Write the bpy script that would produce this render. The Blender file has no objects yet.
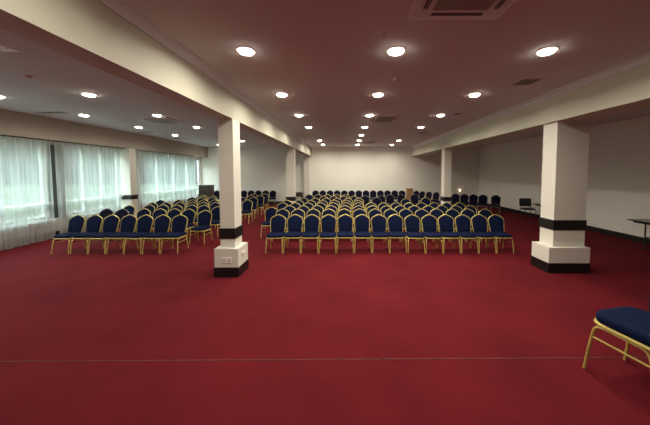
import bpy, bmesh, math, random
from mathutils import Vector, Matrix
random.seed(7)
S = bpy.context.scene
COL = S.collection
PI = math.pi

# ------------------------------------------------------------------ materials
def new_mat(name):
    m = bpy.data.materials.new(name); m.use_nodes = True
    nt = m.node_tree
    return m, nt, nt.nodes['Principled BSDF']

def plain(name, col, rough=.6, metal=0., spec=.5, var=0., scale=8., bump=0., bscale=200.):
    """Principled surface with a little procedural mottling of its own colour and fine bump."""
    m, nt, p = new_mat(name)
    p.inputs['Roughness'].default_value = rough
    p.inputs['Metallic'].default_value = metal
    p.inputs['Specular IOR Level'].default_value = spec
    tc = nt.nodes.new('ShaderNodeTexCoord')
    n = nt.nodes.new('ShaderNodeTexNoise'); n.inputs['Scale'].default_value = scale
    n.inputs['Detail'].default_value = 4
    nt.links.new(tc.outputs['Object'], n.inputs['Vector'])
    r = nt.nodes.new('ShaderNodeValToRGB')
    r.color_ramp.elements[0].position = .3; r.color_ramp.elements[1].position = .7
    r.color_ramp.elements[0].color = (*[c*(1-var) for c in col], 1)
    r.color_ramp.elements[1].color = (*[min(1, c*(1+var)) for c in col], 1)
    nt.links.new(n.outputs['Fac'], r.inputs['Fac'])
    nt.links.new(r.outputs['Color'], p.inputs['Base Color'])
    if bump:
        b = nt.nodes.new('ShaderNodeBump'); b.inputs['Strength'].default_value = bump
        b.inputs['Distance'].default_value = .004
        n2 = nt.nodes.new('ShaderNodeTexNoise'); n2.inputs['Scale'].default_value = bscale
        nt.links.new(tc.outputs['Object'], n2.inputs['Vector'])
        nt.links.new(n2.outputs['Fac'], b.inputs['Height'])
        nt.links.new(b.outputs['Normal'], p.inputs['Normal'])
    return m

def carpet_mat():
    m, nt, p = new_mat('red_carpet')
    p.inputs['Roughness'].default_value = .95
    p.inputs['Specular IOR Level'].default_value = .1
    tc = nt.nodes.new('ShaderNodeTexCoord')
    big = nt.nodes.new('ShaderNodeTexNoise'); big.inputs['Scale'].default_value = 1.3; big.inputs['Detail'].default_value = 5
    fine = nt.nodes.new('ShaderNodeTexNoise'); fine.inputs['Scale'].default_value = 55; fine.inputs['Detail'].default_value = 3
    for n in (big, fine): nt.links.new(tc.outputs['Object'], n.inputs['Vector'])
    add = nt.nodes.new('ShaderNodeMath'); add.operation = 'MULTIPLY_ADD'
    add.inputs[1].default_value = .45
    nt.links.new(fine.outputs['Fac'], add.inputs[0])
    sc = nt.nodes.new('ShaderNodeMath'); sc.operation = 'MULTIPLY'; sc.inputs[1].default_value = .55
    nt.links.new(big.outputs['Fac'], sc.inputs[0]); nt.links.new(sc.outputs[0], add.inputs[2])
    r = nt.nodes.new('ShaderNodeValToRGB')
    r.color_ramp.elements[0].position = .34; r.color_ramp.elements[0].color = (.090, .0060, .0102, 1)
    r.color_ramp.elements[1].position = .66; r.color_ramp.elements[1].color = (.143, .0100, .0165, 1)
    nt.links.new(add.outputs[0], r.inputs['Fac'])
    nt.links.new(r.outputs['Color'], p.inputs['Base Color'])
    b = nt.nodes.new('ShaderNodeBump'); b.inputs['Strength'].default_value = .4; b.inputs['Distance'].default_value = .006
    n2 = nt.nodes.new('ShaderNodeTexNoise'); n2.inputs['Scale'].default_value = 160
    nt.links.new(tc.outputs['Object'], n2.inputs['Vector'])
    nt.links.new(n2.outputs['Fac'], b.inputs['Height']); nt.links.new(b.outputs['Normal'], p.inputs['Normal'])
    return m

def fabric_mat(name, dark, light):
    m, nt, p = new_mat(name)
    p.inputs['Roughness'].default_value = .85
    p.inputs['Specular IOR Level'].default_value = .08
    tc = nt.nodes.new('ShaderNodeTexCoord')
    v = nt.nodes.new('ShaderNodeTexVoronoi'); v.inputs['Scale'].default_value = 70
    nt.links.new(tc.outputs['Object'], v.inputs['Vector'])
    r = nt.nodes.new('ShaderNodeValToRGB')
    r.color_ramp.elements[0].position = .12; r.color_ramp.elements[0].color = (*light, 1)
    r.color_ramp.elements[1].position = .3; r.color_ramp.elements[1].color = (*dark, 1)
    nt.links.new(v.outputs['Distance'], r.inputs['Fac'])
    nt.links.new(r.outputs['Color'], p.inputs['Base Color'])
    return m

def emit_mat(name, col, s):
    m, nt, p = new_mat(name)
    p.inputs['Base Color'].default_value = (.8, .8, .8, 1)
    p.inputs['Emission Color'].default_value = (*col, 1)
    p.inputs['Emission Strength'].default_value = s
    return m

def sheer_mat():
    m = bpy.data.materials.new('sheer_voile'); m.use_nodes = True
    nt = m.node_tree
    for n in list(nt.nodes): nt.nodes.remove(n)
    out = nt.nodes.new('ShaderNodeOutputMaterial')
    tc = nt.nodes.new('ShaderNodeTexCoord')
    mp = nt.nodes.new('ShaderNodeMapping'); mp.inputs['Scale'].default_value = (1, 9, .25)
    nt.links.new(tc.outputs['Object'], mp.inputs['Vector'])
    n = nt.nodes.new('ShaderNodeTexNoise'); n.inputs['Scale'].default_value = 1.6; n.inputs['Detail'].default_value = 6
    nt.links.new(mp.outputs['Vector'], n.inputs['Vector'])
    mr = nt.nodes.new('ShaderNodeMapRange')
    mr.inputs['From Min'].default_value = .3; mr.inputs['From Max'].default_value = .7
    mr.inputs['To Min'].default_value = .36; mr.inputs['To Max'].default_value = .92
    nt.links.new(n.outputs['Fac'], mr.inputs['Value'])
    tr = nt.nodes.new('ShaderNodeBsdfTransparent')
    tl = nt.nodes.new('ShaderNodeBsdfTranslucent'); tl.inputs['Color'].default_value = (.46, .535, .525, 1)
    df = nt.nodes.new('ShaderNodeBsdfDiffuse'); df.inputs['Color'].default_value = (.78, .79, .78, 1)
    mx = nt.nodes.new('ShaderNodeMixShader'); mx.inputs[0].default_value = .45
    nt.links.new(tl.outputs[0], mx.inputs[1]); nt.links.new(df.outputs[0], mx.inputs[2])
    m2 = nt.nodes.new('ShaderNodeMixShader')
    nt.links.new(mr.outputs[0], m2.inputs[0])
    nt.links.new(tr.outputs[0], m2.inputs[1]); nt.links.new(mx.outputs[0], m2.inputs[2])
    nt.links.new(m2.outputs[0], out.inputs['Surface'])
    return m

def glass_mat():
    m = bpy.data.materials.new('window_glass'); m.use_nodes = True
    nt = m.node_tree
    for n in list(nt.nodes): nt.nodes.remove(n)
    out = nt.nodes.new('ShaderNodeOutputMaterial')
    tr = nt.nodes.new('ShaderNodeBsdfTransparent'); tr.inputs['Color'].default_value = (.92, .97, .95, 1)
    gl = nt.nodes.new('ShaderNodeBsdfGlossy'); gl.inputs['Roughness'].default_value = .02
    lw = nt.nodes.new('ShaderNodeLayerWeight'); lw.inputs['Blend'].default_value = .5
    pw = nt.nodes.new('ShaderNodeMath'); pw.operation = 'POWER'; pw.inputs[1].default_value = 5.
    nt.links.new(lw.outputs['Facing'], pw.inputs[0])
    fr = nt.nodes.new('ShaderNodeMath'); fr.operation = 'MULTIPLY_ADD'; fr.inputs[1].default_value = .7; fr.inputs[2].default_value = .04
    nt.links.new(pw.outputs[0], fr.inputs[0])
    mx = nt.nodes.new('ShaderNodeMixShader')
    nt.links.new(fr.outputs[0], mx.inputs[0]); nt.links.new(tr.outputs[0], mx.inputs[1]); nt.links.new(gl.outputs[0], mx.inputs[2])
    nt.links.new(mx.outputs[0], out.inputs['Surface'])
    return m

M = dict(
    carpet=carpet_mat(),
    wall=plain('cream_wall_paint', (.85, .845, .78), .7, var=.02, scale=1.5, bump=.05),
    ceil=plain('white_ceiling_paint', (.67, .68, .68), .85, var=.02, scale=1.),
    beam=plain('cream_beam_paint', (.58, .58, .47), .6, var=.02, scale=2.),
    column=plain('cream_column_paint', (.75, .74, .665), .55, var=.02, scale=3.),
    tan=plain('tan_shaded_beam', (.47, .42, .345), .7, var=.02, scale=2.),  # beige, darkened so the colour carries the shade over the windows
    pier_shade=plain('grey_green_pier_shade', (.07, .08, .08), .6, var=.1, scale=5.),  # shade on the backlit pier, put into a dark colour
    black=plain('black_gloss_paint', (.006, .005, .005), .45, var=.1),
    navy=fabric_mat('navy_fabric', (.005, .0095, .036), (.020, .034, .095)),
    dim_navy=fabric_mat('dim_navy_fabric', (.006, .006, .018), (.014, .014, .034)),  # navy cloth again, darkened to paint in the dimmer light
    gold=plain('gold_painted_steel', (.66, .54, .16), .36, metal=.35, var=.08, scale=30),
    pewter=plain('pewter_painted_steel', (.22, .20, .20), .4, metal=.6, var=.08, scale=30),
    sheer=sheer_mat(), glass=glass_mat(),
    frame=plain('white_window_frame', (.8, .82, .8), .4),
    rail=plain('dark_curtain_rail', (.03, .03, .028), .4, metal=.4),
    plastic=plain('white_plastic', (.88, .87, .85), .4),
    grille=plain('grey_grille', (.30, .29, .24), .6),
    slot=plain('dark_slot', (.012, .012, .012), .8),
    panel=plain('ac_panel_plastic', (.62, .57, .53), .5),
    lamp=emit_mat('lamp_diffuser', (1, .90, .74), 26.),
    glow=emit_mat('night_light_diffuser', (1, .72, .42), 7.),
    darkwood=plain('dark_stained_wood', (.045, .022, .014), .4, var=.35, scale=12),
    wood=plain('light_brown_wood', (.34, .20, .09), .5, var=.18, scale=14),
    blackplastic=plain('black_plastic', (.012, .012, .013), .5),
    cloth=plain('black_cloth', (.010, .009, .010), .9),
    laminate=plain('grey_laminate', (.20, .19, .18), .35, var=.05, scale=20),
    seam=plain('worn_seam_strip', (.105, .021, .022), .9, var=.6, scale=6),
    grass=plain('lawn', (.035, .05, .025), .95, var=.3, scale=3),
)

# ------------------------------------------------------------------ mesh helpers
def box(bm, x0, x1, y0, y1, z0, z1, bev=0.):
    vs = [bm.verts.new(v) for v in ((x0,y0,z0),(x1,y0,z0),(x1,y1,z0),(x0,y1,z0),(x0,y0,z1),(x1,y0,z1),(x1,y1,z1),(x0,y1,z1))]
    fs = [bm.faces.new([vs[i] for i in q]) for q in ((3,2,1,0),(4,5,6,7),(0,1,5,4),(1,2,6,5),(2,3,7,6),(3,0,4,7))]
    if bev:
        es = list({e for f in fs for e in f.edges})
        bmesh.ops.bevel(bm, geom=es, offset=bev, segments=2, affect='EDGES', profile=.7)

def tube(bm, pts, r, n=8, closed=False):
    pts = [Vector(p) for p in pts]
    rings = []
    N = len(pts)
    prev = None
    for i, p in enumerate(pts):
        if closed: d = pts[(i+1) % N] - pts[i-1]
        else: d = pts[min(i+1, N-1)] - pts[max(i-1, 0)]
        d.normalize()
        if prev is None:
            a = Vector((0, 0, 1)) if abs(d.z) < .9 else Vector((0, 1, 0))
            u = d.cross(a).normalized()
        else:
            u = (prev - d*prev.dot(d)).normalized()
        prev = u
        w = d.cross(u)
        rings.append([bm.verts.new(p + r*(math.cos(2*PI*k/n)*u + math.sin(2*PI*k/n)*w)) for k in range(n)])
    for i in range(N if closed else N-1):
        a, b = rings[i], rings[(i+1) % N]
        off = 0
        if closed and i == N-1:
            off = min(range(n), key=lambda o: (b[o].co-a[0].co).length)
        for k in range(n):
            bm.faces.new((a[k], a[(k+1) % n], b[(k+1+off) % n], b[(k+off) % n]))
    if not closed:
        bm.faces.new(list(reversed(rings[0]))); bm.faces.new(rings[-1])

def loft(bm, rings):
    R = [[bm.verts.new(p) for p in ring] for ring in rings]
    n = len(R[0])
    for a, b in zip(R, R[1:]):
        for k in range(n): bm.faces.new((a[k], a[(k+1) % n], b[(k+1) % n], b[k]))
    bm.faces.new(list(reversed(R[0]))); bm.faces.new(R[-1])

def disc(bm, c, r, z0, z1, n=28, r1=None):
    r1 = r if r1 is None else r1
    loft(bm, [[(c[0]+r*math.cos(2*PI*k/n), c[1]+r*math.sin(2*PI*k/n), z0) for k in range(n)],
              [(c[0]+r1*math.cos(2*PI*k/n), c[1]+r1*math.sin(2*PI*k/n), z1) for k in range(n)]])

def ring(bm, r0, r1, z0, z1, n=28):
    V = []
    for r, z in ((r0, z0), (r1, z0), (r1, z1), (r0, z1)):
        V.append([bm.verts.new((r*math.cos(2*PI*k/n), r*math.sin(2*PI*k/n), z)) for k in range(n)])
    for i in range(4):
        a, b = V[i], V[(i+1) % 4]
        for k in range(n): bm.faces.new((a[k], a[(k+1) % n], b[(k+1) % n], b[k]))

def obj(name, bm, mat, parent=None, smooth=False):
    bmesh.ops.recalc_face_normals(bm, faces=bm.faces)
    me = bpy.data.meshes.new(name); bm.to_mesh(me); bm.free()
    me.materials.append(mat)
    if smooth:
        for p in me.polygons: p.use_smooth = True
        try: me.set_sharp_from_angle(angle=math.radians(40))
        except Exception: pass
    o = bpy.data.objects.new(name, me); COL.objects.link(o)
    if parent: o.parent = parent
    return o

def made(fn, *a, **k):
    bm = bmesh.new(); fn(bm, *a, **k); return bm

def boxes(lst, bev=0.):
    bm = bmesh.new()
    for b in lst: box(bm, *b, bev)
    return bm

def tag(o, label, cat, group=None):
    o['label'] = label; o['category'] = cat
    if group: o['group'] = group
    return o

def thing(name, label, cat, loc=(0,0,0), rz=0., group=None):
    o = bpy.data.objects.new(name, None); COL.objects.link(o)
    o.location = loc; o.rotation_euler = (0, 0, rz); o.empty_display_size = .1
    return tag(o, label, cat, group)

def struct(name, bm, mat, parent=None, smooth=False):
    o = obj(name, bm, mat, parent, smooth)
    if parent is None: o['kind'] = 'structure'
    return o

def dup(root, loc, rz, label, group):
    r = root.copy(); COL.objects.link(r)
    r.location = loc; r.rotation_euler = (0, 0, rz)
    r['label'] = label; r['group'] = group
    for ch in list(root.children):
        c = ch.copy(); COL.objects.link(c); c.parent = r
        for g in list(ch.children):
            d = g.copy(); COL.objects.link(d); d.parent = c
    return r

ORD = ['first','second','third','fourth','fifth','sixth','seventh','eighth','ninth','tenth','eleventh','twelfth','thirteenth','fourteenth','fifteenth','sixteenth']
def from_left(i, n):
    return 'leftmost' if i == 0 else 'rightmost' if i == n-1 else ORD[i] + ' from left'

# ------------------------------------------------------------------ room shell
XL, XR, YF, YB, CZ = -9.3, 8.6, -4.0, 17.1, 3.68
struct('floor', boxes([(XL-.2, XR+.2, YF-.2, YB+.2, -.2, 0)]), M['carpet'])
struct('ceiling', boxes([(XL-.2, XR+.2, YF-.2, YB+.2, CZ, CZ+.2)]), M['ceil'])
struct('wall_back', boxes([(XL-.2, XR+.2, YB, YB+.2, 0, CZ)]), M['wall'])
struct('wall_front', boxes([(XL-.2, XR+.2, YF-.2, YF, 0, CZ)]), M['wall'])
struct('wall_right', boxes([(XR, XR+.2, YF, YB, 0, CZ)]), M['wall'])
WIN = [(1.4, 4.6), (5.0, 8.25), (8.72, 10.95), (11.95, 16.95)]
SILL, HEAD = .60, 2.92
segs = [(XL-.2, XL, YF, YB, 0, SILL), (XL-.2, XL, YF, YB, HEAD, CZ)]
edge = [YF] + [v for w in WIN for v in w] + [YB]
for a, b in zip(edge[::2], edge[1::2]): segs.append((XL-.2, XL, a, b, SILL, HEAD))
struct('wall_left', boxes(segs), M['wall'])
for i, (a, b) in enumerate(WIN):
    w = thing('window_%d' % (i+1), 'white framed window behind sheer curtains', 'window', (XL-.1, (a+b)/2, SILL))
    del w['label']; del w['category']; w['kind'] = 'structure'
    h = (b-a)/2; H = HEAD-SILL
    n = 3 if b-a < 3.5 else 4
    fr = [(-.05,.05,-h,h,0,.09), (-.05,.05,-h,h,H-.09,H)] + [(-.06,.26,-h,h,.46,.50)] + [(-.05,.05,-h+k*(2*h-.08)/n,-h+k*(2*h-.08)/n+.08,.09,H-.09) for k in range(n+1)]
    obj('window_frame', boxes(fr), M['frame'], w)
    obj('window_sill', boxes([(.05,.30,-h-.04,h+.04,-.05,0)]), M['frame'], w)
    obj('pane', boxes([(-.006,.006,-h+.05,h-.05,.05,H-.05)]), M['glass'], w)

# downstand beam over the windows, the two main beams, their cornices, baseboards
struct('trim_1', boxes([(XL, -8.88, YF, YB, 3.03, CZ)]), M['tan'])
struct('trim_7', boxes([(XL, XL+.03, 8.25, 8.72, .60, 2.92)]), M['pier_shade'])  # added dark strip, painted shade on the wall between two windows
struct('trim_2', boxes([(-2.49, -2.20, YF, YB, 3.09, CZ)]), M['beam'])
struct('trim_3', boxes([(4.21, 4.80, YF, YB, 3.08, CZ)]), M['beam'])
def cornice(x, s):
    bm = bmesh.new()
    prof = [(0,CZ-.11),(.018,CZ-.11),(.022,CZ-.085),(.05,CZ-.04),(.085,CZ-.022),(.11,CZ-.018),(.11,CZ),(0,CZ)]
    loft(bm, [[(x+s*u, y, z) for u, z in prof] for y in (YF, YB)])
    return bm
struct('trim_4', cornice(-2.20, 1), M['ceil'])
struct('trim_5', cornice(4.21, -1), M['ceil'])
struct('baseboard_back', boxes([(XL, XR, YB-.02, YB, 0, .17)]), M['black'])
struct('baseboard_right', boxes([(XR-.02, XR, YF, YB-.02, 0, .17)]), M['black'])
struct('baseboard_left', boxes([(XL, XL+.02, YF, YB-.02, 0, .17)]), M['black'])
# worn joint between two carpet widths
bm = bmesh.new(); box(bm, -9.2, 8.55, 2.80, 2.814, 0, .003)
o = struct('trim_6', bm, M['seam'])
o.rotation_euler = (0, 0, .009)

# columns: shaft, black band, plinth with black foot, all standing between floor and beam
def column(shaft, plinth, ph, bh, band, top, name, label):
    cx, cy = (plinth[0]+plinth[1])/2, (plinth[2]+plinth[3])/2
    c = thing(name, label, 'column', (cx, cy, 0)); c['kind'] = 'structure'
    def L(b, z0, z1, e=0): return (b[0]-e-cx, b[1]+e-cx, b[2]-e-cy, b[3]+e-cy, z0, z1)
    obj('shaft', boxes([L(shaft, 0, top)]), M['column'], c)
    obj('band', boxes([L(shaft, band[0], band[1], .014)]), M['black'], c)
    obj('plinth', boxes([L(plinth, bh, ph)], .006), M['column'], c)
    obj('plinth_foot', boxes([L(plinth, 0, bh, .008)]), M['black'], c)
    return c
column((-2.485,-2.20,5.19,5.54), (-2.575,-2.105,5.10,5.61), .56, .19, (.74,.945), 3.09, 'column', 'cream column with stepped plinth and sockets, nearest on left side')
column((-2.60,-2.25,11.5,11.85), (-2.68,-2.17,11.4,11.95), .56, .19, (.80,.985), 3.09, 'column', 'cream column halfway down the hall between left and middle chair blocks')
column((4.27,4.92,5.40,5.78), (4.12,4.955,5.30,5.80), .525, .205, (.865,1.07), 3.08, 'column', 'wide cream column with black bands, nearest on right side')
column((4.27,4.57,11.5,11.88), (4.19,4.66,11.42,11.96), .56, .19, (.80,.98), 3.08, 'column', 'slim cream column behind right end of middle chair block')
# pilasters
c = thing('pilaster', 'shallow cream pilaster against the back wall under left beam', 'pilaster', (-2.49, YB, 0)); c['kind'] = 'structure'
obj('shaft', boxes([(-.18,.18,-.26,0,0,3.09)]), M['column'], c)
obj('base', boxes([(-.19,.19,-.27,0,0,.17)]), M['black'], c)
c = thing('pilaster', 'white pilaster with black band between the curtained windows', 'pilaster', (-8.95, 11.0, 0)); c['kind'] = 'structure'
obj('shaft', boxes([(-.35,.10,-.13,.20,0,3.03)]), M['column'], c)
obj('band', boxes([(-.35,.115,-.145,.215,.94,1.12)]), M['black'], c)

# the ground outside the windows
struct('ground', boxes([(-60, XL-.2, -30, 50, -.5, -.3)]), M['grass'])

# ------------------------------------------------------------------ sockets
def socket(name, label, loc, rz, w=.15, h=.085, modules=2):
    s = thing(name, label, 'socket', loc, rz)                      # faces local -Y
    obj('plate', boxes([(-w/2, w/2, -.012, 0, -h/2, h/2)], .003), M['plastic'], s)
    for k in range(modules):
        cx = -w/2 + w*(k+.5)/modules
        f = obj('outlet', made(disc, (0,0), .028, 0, .004, 20), M['panel'], s)
        f.location = (cx, -.012, 0); f.rotation_euler = (PI/2, 0, 0)
    return s
socket('wall_socket', 'double white socket on front of the left column plinth', (-2.33, 5.10, .335), 0, .19, .11)
socket('wall_socket', 'white socket on aisle side of the left column plinth', (-2.105, 5.36, .40), PI/2, .17, .085)
socket('wall_socket', 'grey socket strip low on the right wall above black baseboard', (8.6, 9.15, .27), -PI/2, .34, .085, 3)

# ------------------------------------------------------------------ curtains
def curtain(y0, y1, x, seed, label, flare=0.):
    rnd = random.Random(seed)
    nu = int((y1-y0)*44); nz = 26
    ph = [rnd.uniform(0, 6.28) for _ in range(6)]
    bm = bmesh.new(); grid = []
    ztop, zbot = 2.995, .015
    for i in range(nu+1):
        u = y0 + (y1-y0)*i/nu
        w = (math.sin(u*31+ph[0]+1.5*math.sin(u*2.3+ph[1]))*.55 + math.sin(u*17.3+ph[2]+1.2*math.sin(u*1.7+ph[3]))*.45)
        col = []
        for j in range(nz+1):
            t = j/nz                                     # 0 top .. 1 hem
            z = ztop + (zbot-ztop)*t
            amp = .022 + .040*t
            dx = amp*w + .028*t*math.sin(u*5.1+ph[4]) + flare*t*t
            dy = .02*t*math.sin(u*11+ph[5])
            col.append(bm.verts.new((x+dx, u+dy, z)))
        grid.append(col)
    for a, b in zip(grid, grid[1:]):
        for j in range(nz): bm.faces.new((a[j], a[j+1], b[j+1], b[j]))
    mid = ((y0+y1)/2)
    bmesh.ops.translate(bm, verts=bm.verts, vec=(-x, -mid, 0))
    me_o = thing('sheer_curtain', label, 'curtain', (x, mid, 0), 0, 'sheer curtains along the window wall')
    obj('curtain_panel', bm, M['sheer'], me_o, True)
    bm = bmesh.new()
    box(bm, -.012, .012, y0-mid, y1-mid, 2.92, 2.99)
    obj('heading_tape', bm, M['sheer'], me_o)
    return me_o
curtain(1.2, 4.75, -9.0, 3, 'white sheer curtain nearest the camera, cut by the left picture edge')
curtain(4.85, 8.1, -9.0, 11, 'white sheer curtain over the large front window at far left')
curtain(8.23, 10.62, -9.0, 5, 'white sheer curtain between dark gap and the white pilaster')
curtain(11.38, 13.45, -9.0, 9, 'white sheer curtain just beyond the white pilaster')
curtain(13.55, 15.80, -9.0, 14, 'white sheer curtain farthest down the hall beside dark cabinet')
for a, b, lab in ((1.1, 8.1, 'dark curtain rail over the two front windows'), (8.2, 10.8, 'dark curtain rail over the window before the white pilaster'), (11.3, 15.85, 'dark curtain rail over the farthest window')):
    o = thing('curtain_rail', lab, 'curtain rail', (-9.0, (a+b)/2, 3.02), 0, 'curtain rails under the window beam')
    h = (b-a)/2
    obj('rail', boxes([(-.02,.02,-h,h,-.014,.01)]), M['rail'], o)
    for s in (-1, 1): obj('end_cap', boxes([(-.026,.026,s*h-.015,s*h+.015,-.02,.01)]), M['rail'], o)

# ------------------------------------------------------------------ banquet chairs (local: faces -Y, stands on z = 0)
def rrect(w, d, rf, rb, n=6, yo=0.):
    pts = []
    for cx, cy, r, a0 in ((w/2-rb, d/2-rb, rb, 0), (-w/2+rb, d/2-rb, rb, PI/2), (-w/2+rf, -d/2+rf, rf, PI), (w/2-rf, -d/2+rf, rf, 1.5*PI)):
        for k in range(n+1):
            a = a0 + PI/2*k/n
            pts.append((cx+r*math.cos(a), cy+r*math.sin(a)+yo))
    return pts
SH = [(.468,.183),(.58,.192),(.69,.201),(.755,.205),(.795,.200),(.830,.176),(.861,.130),(.886,.080),(.904,.034),(.911,0)]
def back_y(z): return .157 + (z-.46)*.27
def shield(inset, z0=None):
    """outline of the peaked backrest, anticlockwise from bottom right, shrunk by inset"""
    right = [(max(0, w-inset), (z-inset if k > 2 else z) + (inset if k == 0 else 0)) for k, (z, w) in enumerate(SH)]
    left = [(-w, z) for w, z in reversed(right[:-1])]
    return right + left
def bridge(a, b, t): return tuple(p+(q-p)*t for p, q in zip(a, b))

def make_chair(name, label, fabric, metal):
    t = thing(name, label, 'chair')
    bm = bmesh.new()                                    # thick cushion with a waterfall front and domed top
    loft(bm, [[(x, y, z) for x, y in rrect(.425-2*i, .43-2*i, .10-i*.5, .05-i*.3)] for z, i in ((.395,.010),(.403,.002),(.415,0),(.440,0),(.456,.008),(.466,.024),(.471,.06),(.473,.12))])
    obj('seat', bm, M[fabric], t, True)
    bm = bmesh.new()                                    # padded back
    rings = []
    for dy, ins in ((.012,.018),(.006,.008),(-.012,.008),(-.026,.014),(-.034,.03),(-.038,.06)):
        rings.append([(x, back_y(z)+dy, z) for x, z in shield(ins)])
    loft(bm, rings)
    obj('backrest', bm, M[fabric], t, True)
    bm = bmesh.new()                                    # tube that runs up, over the peak and down again
    pts = [(.172, back_y(.39)+.004, .39)] + [(w, back_y(z), z) for z, w in SH]
    pts += [(-x, y, z) for x, y, z in reversed(pts[:-1])]
    tube(bm, pts, .0125)
    obj('back_frame', bm, M[metal], t, True)
    bm = bmesh.new()                                    # double rail round the seat
    for z, e in ((.386, .004),):
        tube(bm, [(x, y, z) for x, y in rrect(.41+2*e, .415+2*e, .09, .05)], .0125, 8, True)
    obj('seat_frame', bm, M[metal], t, True)
    for sx in (-1, 1):
        bm = bmesh.new()
        tube(bm, [(sx*.194,.02,.364),(sx*.194,-.12,.364),(sx*.195,-.158,.357),(sx*.197,-.180,.334),(sx*.199,-.190,.30),(sx*.206,-.213,.15),(sx*.212,-.232,.001)], .0118)
        obj('leg', bm, M[metal], t, True)
        bm = bmesh.new()
        tube(bm, [(sx*.194,.02,.364),(sx*.194,.105,.364),(sx*.194,.142,.357),(sx*.195,.163,.334),(sx*.196,.173,.30),(sx*.201,.205,.15),(sx*.206,.236,.001)], .0118)
        obj('leg', bm, M[metal], t, True)
        bm = bmesh.new()
        tube(bm, [(sx*.201,-.195,.270),(sx*.198,.178,.270)], .0072)
        obj('stretcher', bm, M[metal], t, True)
    return t

protoA = make_chair('banquet_chair', '-', 'navy', 'gold')
protoB = make_chair('banquet_chair', '-', 'dim_navy', 'pewter')
used = {}
def place(proto, x, yback, rz, label, group):
    """yback: where the top of the backrest stands; the seat is in front of it"""
    cx = x + math.sin(rz)*.265*1; cy = yback - math.cos(rz)*.265
    if proto.name not in used:
        used[proto.name] = 1
        proto.location = (cx, cy, 0); proto.rotation_euler = (0,0,rz)
        proto['label'] = label; proto['group'] = group
        return proto
    return dup(proto, (cx, cy, 0), rz, label, group)
def lin(a, b, n): return [a+(b-a)*i/(n-1) for i in range(n)]
J = lambda s: random.uniform(-s, s)

MID = [('front', 7.12, lin(-1.82, 4.04, 14)), ('second', 8.24, lin(-1.98, 3.80, 13)+[4.33]), ('third', 9.07, lin(-1.94, 4.25, 14)),
       ('fourth', 9.95, lin(-2.38, 4.27, 15)), ('fifth', 10.82, lin(-2.42, .5, 7)), ('sixth', 11.72, lin(-1.85, .57, 6)),
       ('seventh', 12.77, lin(-1.07, .39, 4)), ('eighth', 13.68, lin(-1.90, -.02, 5))]
for rn, Y, xs in MID:
    for i, x in enumerate(xs):
        place(protoA, x+J(.002), Y+J(.03), J(.006), 'navy banquet chair with gold frame, %s in %s row of middle block' % (from_left(i, len(xs)), rn), 'gold framed chairs of the middle block')
place(protoA, -2.445, 8.67, 0, 'navy gold-framed chair standing out alone at aisle edge beside second middle row', 'gold framed chairs of the middle block')
STRAY = [(2.60, 11.5, .06, 'gold-framed navy chair, left of two lone ones behind fourth middle row'), (3.62, 12.0, -.05, 'gold-framed navy chair, right of two lone ones behind fourth middle row')]
for x, Y, r, l in STRAY: place(protoA, x, Y, r, l, 'stray chairs behind the middle block')
DARK = [(.93, 12.94, .05), (1.40, 12.05, -.1), (1.72, 12.98, .08), (2.27, 13.62, -.04), (2.88, 13.85, .05), (3.57, 13.8, -.06)]
for i, (x, Y, r) in enumerate(DARK):
    place(protoB, x, Y, r, 'dark chair with grey frame, %s of the loose group before back-wall row' % from_left(i, len(DARK)), 'loose dark chairs before the back wall')
WROW = lin(-1.92, 3.54, 13)
for i, x in enumerate(WROW):
    place(protoB, x, 16.74, J(.012), 'dark chair against middle back wall, %s in that row' % from_left(i, 13), 'chairs along the middle back wall')
LW = lin(-6.46, -4.62, 5)
for i, x in enumerate(LW):
    place(protoB, x, 16.74, J(.012), 'dark chair against back wall right of left column, %s of five' % from_left(i, 5), 'chairs along the left back wall')
place(protoB, -8.16, 16.72, 0, 'dark chair tucked beside the dark wooden cabinet at left back wall', 'chairs along the left back wall')
LEFT = [('front', [(x, 7.07) for x in lin(-7.18, -4.46, 7)]),
        ('second', [(-7.53,8.30),(-7.0,8.25),(-6.35,8.28),(-5.85,8.28),(-5.38,8.26),(-4.90,8.24),(-4.22,7.92)]),
        ('third', [(-7.53,9.15),(-6.94,9.3),(-6.46,9.3),(-5.92,9.22),(-5.42,9.25),(-4.95,9.2),(-4.28,8.82)]),
        ('fourth', [(-7.36,10.05),(-6.86,10.1),(-6.36,10.1),(-5.9,10.12),(-5.42,10.05),(-4.96,10.05)]),
        ('fifth', [(-7.70,10.95),(-6.96,11.0),(-6.4,11.0),(-5.92,11.0),(-5.46,10.98),(-4.09,10.98)]),
        ('sixth', [(-7.06,12.1),(-6.58,12.1),(-6.1,12.1),(-4.86,12.3),(-4.25,12.15)]),
        ('seventh', [(-7.05,13.05),(-6.58,13.05),(-4.72,13.2),(-4.25,13.05)]),
        ('eighth', [(-4.90,14.05),(-4.33,14.1)])]
for rn, ps in LEFT:
    for i, (x, Y) in enumerate(ps):
        place(protoA if rn != 'second' or i > 1 else protoB, x+J(.003), Y+J(.02), J(.012), ('navy banquet chair with gold frame,' if rn != 'second' or i > 1 else 'dark chair with grey frame,') + ' %s in %s row of left block' % (from_left(i, len(ps)), rn), 'chairs of the left block')
for i, (x, Y) in enumerate([(4.42,16.5),(4.66,16.07),(4.95,15.68),(5.24,15.28)]):
    place(protoB, x, Y, -.92+J(.05), 'dark sideways chair before back right wall, %s of four beside slim column' % from_left(i, 4), 'slanted chairs left of the slim column')
for i, (x, Y, r) in enumerate([(5.53,14.62,-1.15),(5.88,14.17,-.54),(6.255,13.945,-.54),(6.63,13.72,-.54),(7.005,13.495,-.54),(7.51,13.22,-.62)]):
    place(protoB, x, Y, r, 'dark chair of the angled row right of slim column, %s of six' % from_left(i, 6), 'angled chairs right of the slim column')
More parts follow.
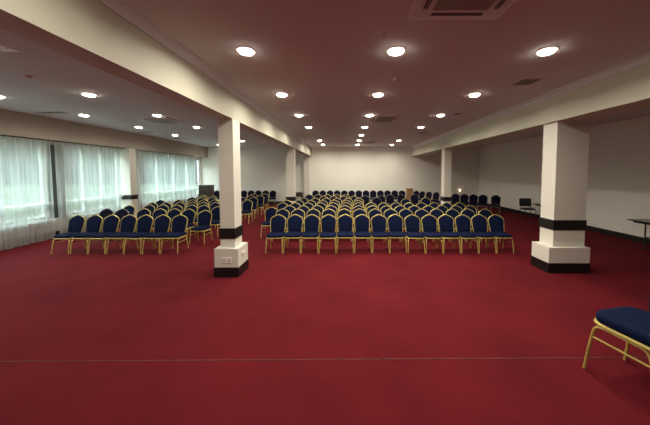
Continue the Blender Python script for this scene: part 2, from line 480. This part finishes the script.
near = dup(protoA, (2.836, 2.457, 0), math.radians(192), 'navy banquet chair alone in the right foreground, its back turned out of frame', 'lone foreground chair')
near.scale = (1.33, 1.24, 1.38)

# ------------------------------------------------------------------ black stacking chair and folding tables by the right wall
t = thing('stacking_chair', 'black stacking chair with steel frame by the right wall', 'chair', (8.09, 11.72, 0), -.1)
bm = bmesh.new()
loft(bm, [[(x, y, z) for x, y in rrect(.45-2*i, .42-2*i, .06, .06)] for z, i in ((.40,.01),(.41,0),(.455,0),(.468,.02))])
obj('seat', bm, M['blackplastic'], t, True)
bm = bmesh.new()
loft(bm, [[(x, .20+dy+.12*(z-.5), z) for x, z in [(a, b+.70) for a, b in rrect(.50-2*i, .36-2*i, .05, .05)]] for dy, i in ((.02,.02),(.012,0),(-.012,0),(-.02,.02))])
obj('backrest', bm, M['blackplastic'], t, True)
for s in (-1, 1):
    bm = bmesh.new(); tube(bm, [(s*.235,-.21,.001),(s*.225,-.19,.41),(s*.21,-.15,.425),(s*.20,.1,.425)], .012); obj('leg', bm, M['blackplastic'], t, True)
    bm = bmesh.new(); tube(bm, [(s*.235,.24,.001),(s*.225,.17,.41),(s*.22,.185,.5),(s*.215,.21,.66)], .012); obj('leg', bm, M['blackplastic'], t, True)

def training_table(x0, x1, y0, y1, label, group):
    cx, cy = (x0+x1)/2, (y0+y1)/2; w, h = (x1-x0)/2, (y1-y0)/2
    t = thing('folding_table', label, 'table', (cx, cy, 0), 0, group)
    obj('tabletop', boxes([(-w+.004, w-.004, -h+.004, h-.004, .728, .752)]), M['laminate'], t)
    bm = bmesh.new()
    for b in ((-w, -w+.012, -h, h), (w-.012, w, -h, h), (-w, w, -h, -h+.012), (-w, w, h-.012, h)): box(bm, *b, .722, .750)
    box(bm, -w+.06, w-.06, -h+.10, h-.10, .675, .728)
    obj('edge_trim', bm, M['black'], t)
    for s in (-1, 1):
        y = s*(h-.38)
        bm = bmesh.new()
        for x in (-w+.09, w-.09): tube(bm, [(x, y, .70), (x, y, .02)], .016)
        box(bm, -w+.03, w-.03, y-.02, y+.02, .0, .03)
        box(bm, -w+.08, w-.08, y-.012, y+.012, .30, .33)
        obj('leg', bm, M['blackplastic'], t, True)
training_table(7.86, 8.56, 5.55, 7.35, 'grey folding table with black edge by right wall, cut by picture edge', 'folding tables along the right wall')
training_table(7.83, 8.53, 9.85, 11.10, 'folding table behind the wide right column beside black stacking chair', 'folding tables along the right wall')

# black draped table at the right edge of the picture
t = thing('draped_table', 'table under black cloth behind the foreground chair at right edge', 'table', (4.34, 3.02, 0))
bm = bmesh.new()
N = 120; rr = []
for z, e in ((.004,.012),(.3,.007),(.58,.002),(.648,0),(.66,-.012)):
    out = []
    base = rrect(1.1, .46, .03, .03, 30)
    for k, (x, y) in enumerate(base):
        f = e*math.sin(k*.9) if z < .64 else 0
        out.append((x*(1+f*.5)+(e if e < 0 else 0)*(1 if x > 0 else -1), y*(1+f*1.5), z))
    rr.append(out)
loft(bm, rr)
obj('tablecloth', bm, M['cloth'], t, True)

# ------------------------------------------------------------------ furniture at the back wall
t = thing('cabinet', 'dark brown wooden cabinet in the far left corner by the curtain', 'cabinet', (-8.37, 15.85, 0))
obj('body', boxes([(-.36,.36,-.22,.22,.06,1.25)], .006), M['darkwood'], t)
obj('top', boxes([(-.39,.39,-.25,.24,1.25,1.30)], .008), M['darkwood'], t)
obj('plinth', boxes([(-.34,.34,-.20,.20,0,.06)]), M['black'], t)
for s in (-1, 1):
    d = obj('door', boxes([(min(s*.005, s*.345), max(s*.005, s*.345), -.238, -.221, .09, 1.06)], .004), M['darkwood'], t)
    obj('handle', boxes([(s*.04-.008, s*.04+.008, -.258, -.238, .58, .70)], .003), M['pewter'], d)
obj('drawer', boxes([(-.345,.345,-.238,-.221,1.08,1.23)], .004), M['darkwood'], t)
t = thing('side_table', 'dark wooden side table against back wall left of the pilaster', 'table', (-3.05, 16.62, 0))
obj('tabletop', boxes([(-.34,.34,-.24,.24,.77,.80)], .005), M['darkwood'], t)
obj('apron', boxes([(-.31,.31,-.21,.21,.55,.77)]), M['darkwood'], t)
for sx in (-1, 1):
    for sy in (-1, 1): obj('leg', boxes([(sx*.29-.025, sx*.29+.025, sy*.19-.025, sy*.19+.025, 0, .55)]), M['darkwood'], t)
t = thing('lectern', 'plain light brown wooden lectern beside last chair of the back-wall row', 'lectern', (4.05, 16.88, 0))
obj('body', boxes([(-.17,.17,-.17,.17,.05,.98)], .005), M['wood'], t)
obj('top', boxes([(-.195,.195,-.20,.20,.98,1.03)], .008), M['wood'], t)
obj('plinth', boxes([(-.19,.19,-.19,.19,0,.05)]), M['wood'], t)
# plug-in night light and a wall plate enlarged to stand for glare, right corner
t = thing('night_light', 'small glowing warm light low on back wall behind dark chairs', 'lamp', (7.35, YB, .80))
obj('base', boxes([(-.05,.05,-.03,0,-.07,.07)], .006), M['plastic'], t)
bm = bmesh.new(); disc(bm, (0, -.050), .036, .06, .13, 20, .028); obj('lamp_shade', bm, M['glow'], t, True)
t = thing('glare_plate', 'pale plate enlarged to stand for glare on back wall above the angled chairs', 'plate', (8.12, YB, 1.55))
obj('cover', boxes([(-.21,.21,-.015,0,-.12,.12)], .006), M['plastic'], t)
obj('button', boxes([(-.05,.05,-.022,-.014,-.03,.03)], .003), M['panel'], t)

# ------------------------------------------------------------------ ceiling fittings
def make_downlight():
    t = thing('downlight', '-', 'light')
    obj('trim_ring', made(ring, .097, .125, -.010, 0), M['plastic'], t, True)
    bm = bmesh.new()
    loft(bm, [[(r*math.cos(2*PI*k/28), r*math.sin(2*PI*k/28), z) for k in range(28)] for r, z in ((.098,-.002),(.097,-.016),(.090,-.028),(.072,-.036),(.03,-.038))])
    obj('diffuser', bm, M['lamp'], t, True)
    return t
dl = make_downlight(); first = [True]
def downlight(x, y, label, power, group):
    loc = (x, y, CZ)
    if first[0]:
        first[0] = False; o = dl; o.location = loc; o['label'] = label; o['group'] = group
    else: o = dup(dl, loc, 0, label, group)
    L = bpy.data.lights.new('downlight_lamp', 'AREA'); L.shape = 'DISK'; L.size = .17
    L.energy = power; L.color = LC; L.spread = math.radians(164)
    lo = bpy.data.objects.new('downlight_lamp', L); COL.objects.link(lo)
    lo.location = (x, y, CZ-.040)
LC = (1.0, .915, .76)
P = 29.
YS = [1.64, 3.64, 5.63, 7.63, 9.62, 11.64, 13.6, 15.6]
for x, rn, skip in ((-1.34, 'left', (11.64,)), (.67, 'middle', ()), (2.69, 'right', (11.64,))):
    vis = [y for y in YS if y > 3 and y not in skip]
    for y in YS:
        if y in skip: continue
        if y > 3: lab = 'round ceiling light in %s row of central bay, %s from camera' % (rn, 'nearest' if y == vis[0] else ORD[vis.index(y)])
        else: lab = 'round ceiling light in %s row of central bay, overhead, out of view' % rn
        downlight(x, y, lab.replace('nearest from', 'nearest to'), P*(1 if y > 3 else .5), 'round ceiling lights of the central bay')
for x, rn, ys in ((-5.37, 'inner', [1.64, 3.64, 5.63, 7.63, 9.62, 13.8]), (-7.45, 'outer', [1.64, 3.64, 5.75, 7.63, 9.62, 11.64, 15.66])):
    vis = [y for y in ys if y > 5]
    for y in ys:
        if y > 5: lab = 'round ceiling light in %s row of left bay, %s' % (rn, 'nearest to camera' if y == vis[0] else ORD[vis.index(y)] + ' from camera')
        else: lab = 'round ceiling light in %s row of left bay, out of view, %s' % (rn, ORD[ys.index(y)])
        downlight(x, y, lab, P*.5, 'round ceiling lights of the left bay')

def cassette(x, y, label):
    t = thing('ceiling_cassette', label, 'air conditioner', (x, y, CZ), 0, 'ceiling cassette air conditioners')
    bm = bmesh.new()
    loft(bm, [[(a, b, z) for a, b in rrect(.95-2*i, .95-2*i, .04, .04)] for z, i in ((0,0),(-.015,0),(-.032,.03))])
    obj('panel', bm, M['panel'], t, True)
    g = [(-.27,.27,-.27,.27,-.040,-.031)]
    obj('grille', boxes(g, .004), M['grille'], t)
    for k in range(4):
        o = obj('louvre', boxes([(-.26,.26,.325,.338,-.035,-.028),(-.26,.26,.350,.366,-.035,-.028)]), M['slot'], t)
        o.rotation_euler = (0, 0, k*PI/2)
cassette(1.12, 2.42, 'square ceiling air conditioner cut by the top picture edge')
cassette(1.17, 8.15, 'square ceiling air conditioner halfway along the central bay')
cassette(1.22, 14.4, 'square ceiling air conditioner farthest along the central bay')
cassette(-5.75, 8.35, 'square ceiling air conditioner above the left chair block')

def vent(x, y, w, label):
    t = thing('ceiling_vent', label, 'vent', (x, y, CZ), 0, 'square ceiling vents')
    h = w/2
    obj('frame', boxes([(-h,h,-h,-h+.03,-.012,0),(-h,h,h-.03,h,-.012,0),(-h,-h+.03,-h+.03,h-.03,-.012,0),(h-.03,h,-h+.03,h-.03,-.012,0)]), M['panel'], t)
    n = 7
    obj('louvres', boxes([(-h+.03,h-.03,-h+.03+k*(w-.06)/n,-h+.03+(k+.6)*(w-.06)/n,-.010,-.004) for k in range(n)]), M['grille'], t)
    obj('duct', boxes([(-h+.03,h-.03,-h+.03,h-.03,-.003,0)]), M['slot'], t)
vent(3.24, 4.85, .38, 'square ceiling vent near the right beam, nearest of three')
vent(3.10, 7.45, .24, 'small square ceiling vent near the right beam, second of three')
vent(3.17, 11.0, .34, 'square ceiling vent near the right beam, farthest of three')
def diffuser(x, y, label):
    t = thing('slot_diffuser', label, 'vent', (x, y, CZ), 0, 'slot diffusers by the window beam')
    obj('frame', boxes([(-.36,.36,-.09,-.07,-.012,0),(-.36,.36,.07,.09,-.012,0),(-.36,-.34,-.07,.07,-.012,0),(.34,.36,-.07,.07,-.012,0)]), M['panel'], t)
    obj('slot', boxes([(-.34,.34,-.07,-.012,-.006,0),(-.34,.34,.012,.07,-.006,0)]), M['slot'], t)
    obj('divider', boxes([(-.34,.34,-.012,.012,-.010,0)]), M['panel'], t)
for y, l in ((7.3, 'nearest of four'), (10.7, 'second of four'), (12.8, 'third of four'), (15.4, 'farthest of four')):
    diffuser(-8.0, y, 'dark slot vent in left ceiling beside window beam, ' + l)
def detector(x, y, label, r=.05):
    t = thing('smoke_detector', label, 'detector', (x, y, CZ), 0, 'smoke detectors')
    obj('base', made(disc, (0,0), r*1.15, -.012, 0, 20), M['plastic'], t)
    obj('sensor', made(disc, (0,0), r*.6, -.045, -.012, 20, r), M['panel'], t)
detector(.43, 3.17, 'small smoke detector between front middle ceiling lights, nearer one')
detector(.87, 4.7, 'small smoke detector between front middle ceiling lights, farther one')
detector(-5.35, 4.55, 'small smoke detector on left bay ceiling before its first light')
t = thing('ceiling_hatch', 'pale access hatch in left bay ceiling at left picture edge', 'hatch', (-4.55, 3.55, CZ))
obj('panel', boxes([(-.17,.17,-.10,.10,-.010,0)], .003), M['plastic'], t)
obj('latch', made(disc, (.12,0), .012, -.014, -.010, 12), M['pewter'], t)

# ------------------------------------------------------------------ daylight and camera
W = bpy.data.worlds.new('World'); S.world = W; W.use_nodes = True
nt = W.node_tree; bg = nt.nodes['Background']
tc = nt.nodes.new('ShaderNodeTexCoord'); sx = nt.nodes.new('ShaderNodeSeparateXYZ')
nt.links.new(tc.outputs['Generated'], sx.inputs[0])
# overcast sky above, dappled trees and buildings along the horizon
n = nt.nodes.new('ShaderNodeTexNoise'); n.inputs['Scale'].default_value = 14; n.inputs['Detail'].default_value = 5
nt.links.new(tc.outputs['Generated'], n.inputs['Vector'])
h = nt.nodes.new('ShaderNodeValToRGB')
h.color_ramp.elements[0].position = .35; h.color_ramp.elements[0].color = (.14, .19, .18, 1)
h.color_ramp.elements[1].position = .68; h.color_ramp.elements[1].color = (.48, .57, .57, 1)
nt.links.new(n.outputs['Fac'], h.inputs['Fac'])
mr = nt.nodes.new('ShaderNodeMapRange'); mr.interpolation_type = 'SMOOTHSTEP'
mr.inputs['From Min'].default_value = .16; mr.inputs['From Max'].default_value = .34
nt.links.new(sx.outputs['Z'], mr.inputs['Value'])
mx = nt.nodes.new('ShaderNodeMix'); mx.data_type = 'RGBA'
nt.links.new(mr.outputs[0], mx.inputs[0]); nt.links.new(h.outputs['Color'], mx.inputs[6]); mx.inputs[7].default_value = (8.0, 9.0, 9.2, 1)
nt.links.new(mx.outputs[2], bg.inputs['Color'])
bg.inputs['Strength'].default_value = 1.
for a, b in WIN:                                        # portals: tell the sampler where daylight comes in
    L = bpy.data.lights.new('daylight_portal', 'AREA'); L.shape = 'RECTANGLE'; L.size = HEAD-SILL; L.size_y = b-a
    L.cycles.is_portal = True
    o = bpy.data.objects.new('daylight_portal', L); COL.objects.link(o)
    o.location = (XL-.22, (a+b)/2, (SILL+HEAD)/2); o.rotation_euler = (0, -PI/2, 0)

cam = bpy.data.cameras.new('Camera'); co = bpy.data.objects.new('Camera', cam); COL.objects.link(co)
S.camera = co
F, PX, PY = 265., 346., 186.
cam.sensor_fit = 'HORIZONTAL'; cam.sensor_width = 36.; cam.lens = F/650*36
cam.shift_x = -(PX-325)/650; cam.shift_y = -(212.5-PY)/650
cam.clip_start = .05
co.location = (0, 0, 2.05); co.rotation_euler = (PI/2 - math.atan(13.6/F), 0, 0)

S.view_settings.view_transform = 'Standard'; S.view_settings.look = 'None'
S.view_settings.exposure = .15; S.view_settings.gamma = 1.; S.view_settings.use_curve_mapping = False
S.cycles.max_bounces = 8; S.cycles.diffuse_bounces = 5; S.cycles.transparent_max_bounces = 16
S.cycles.use_denoising = True
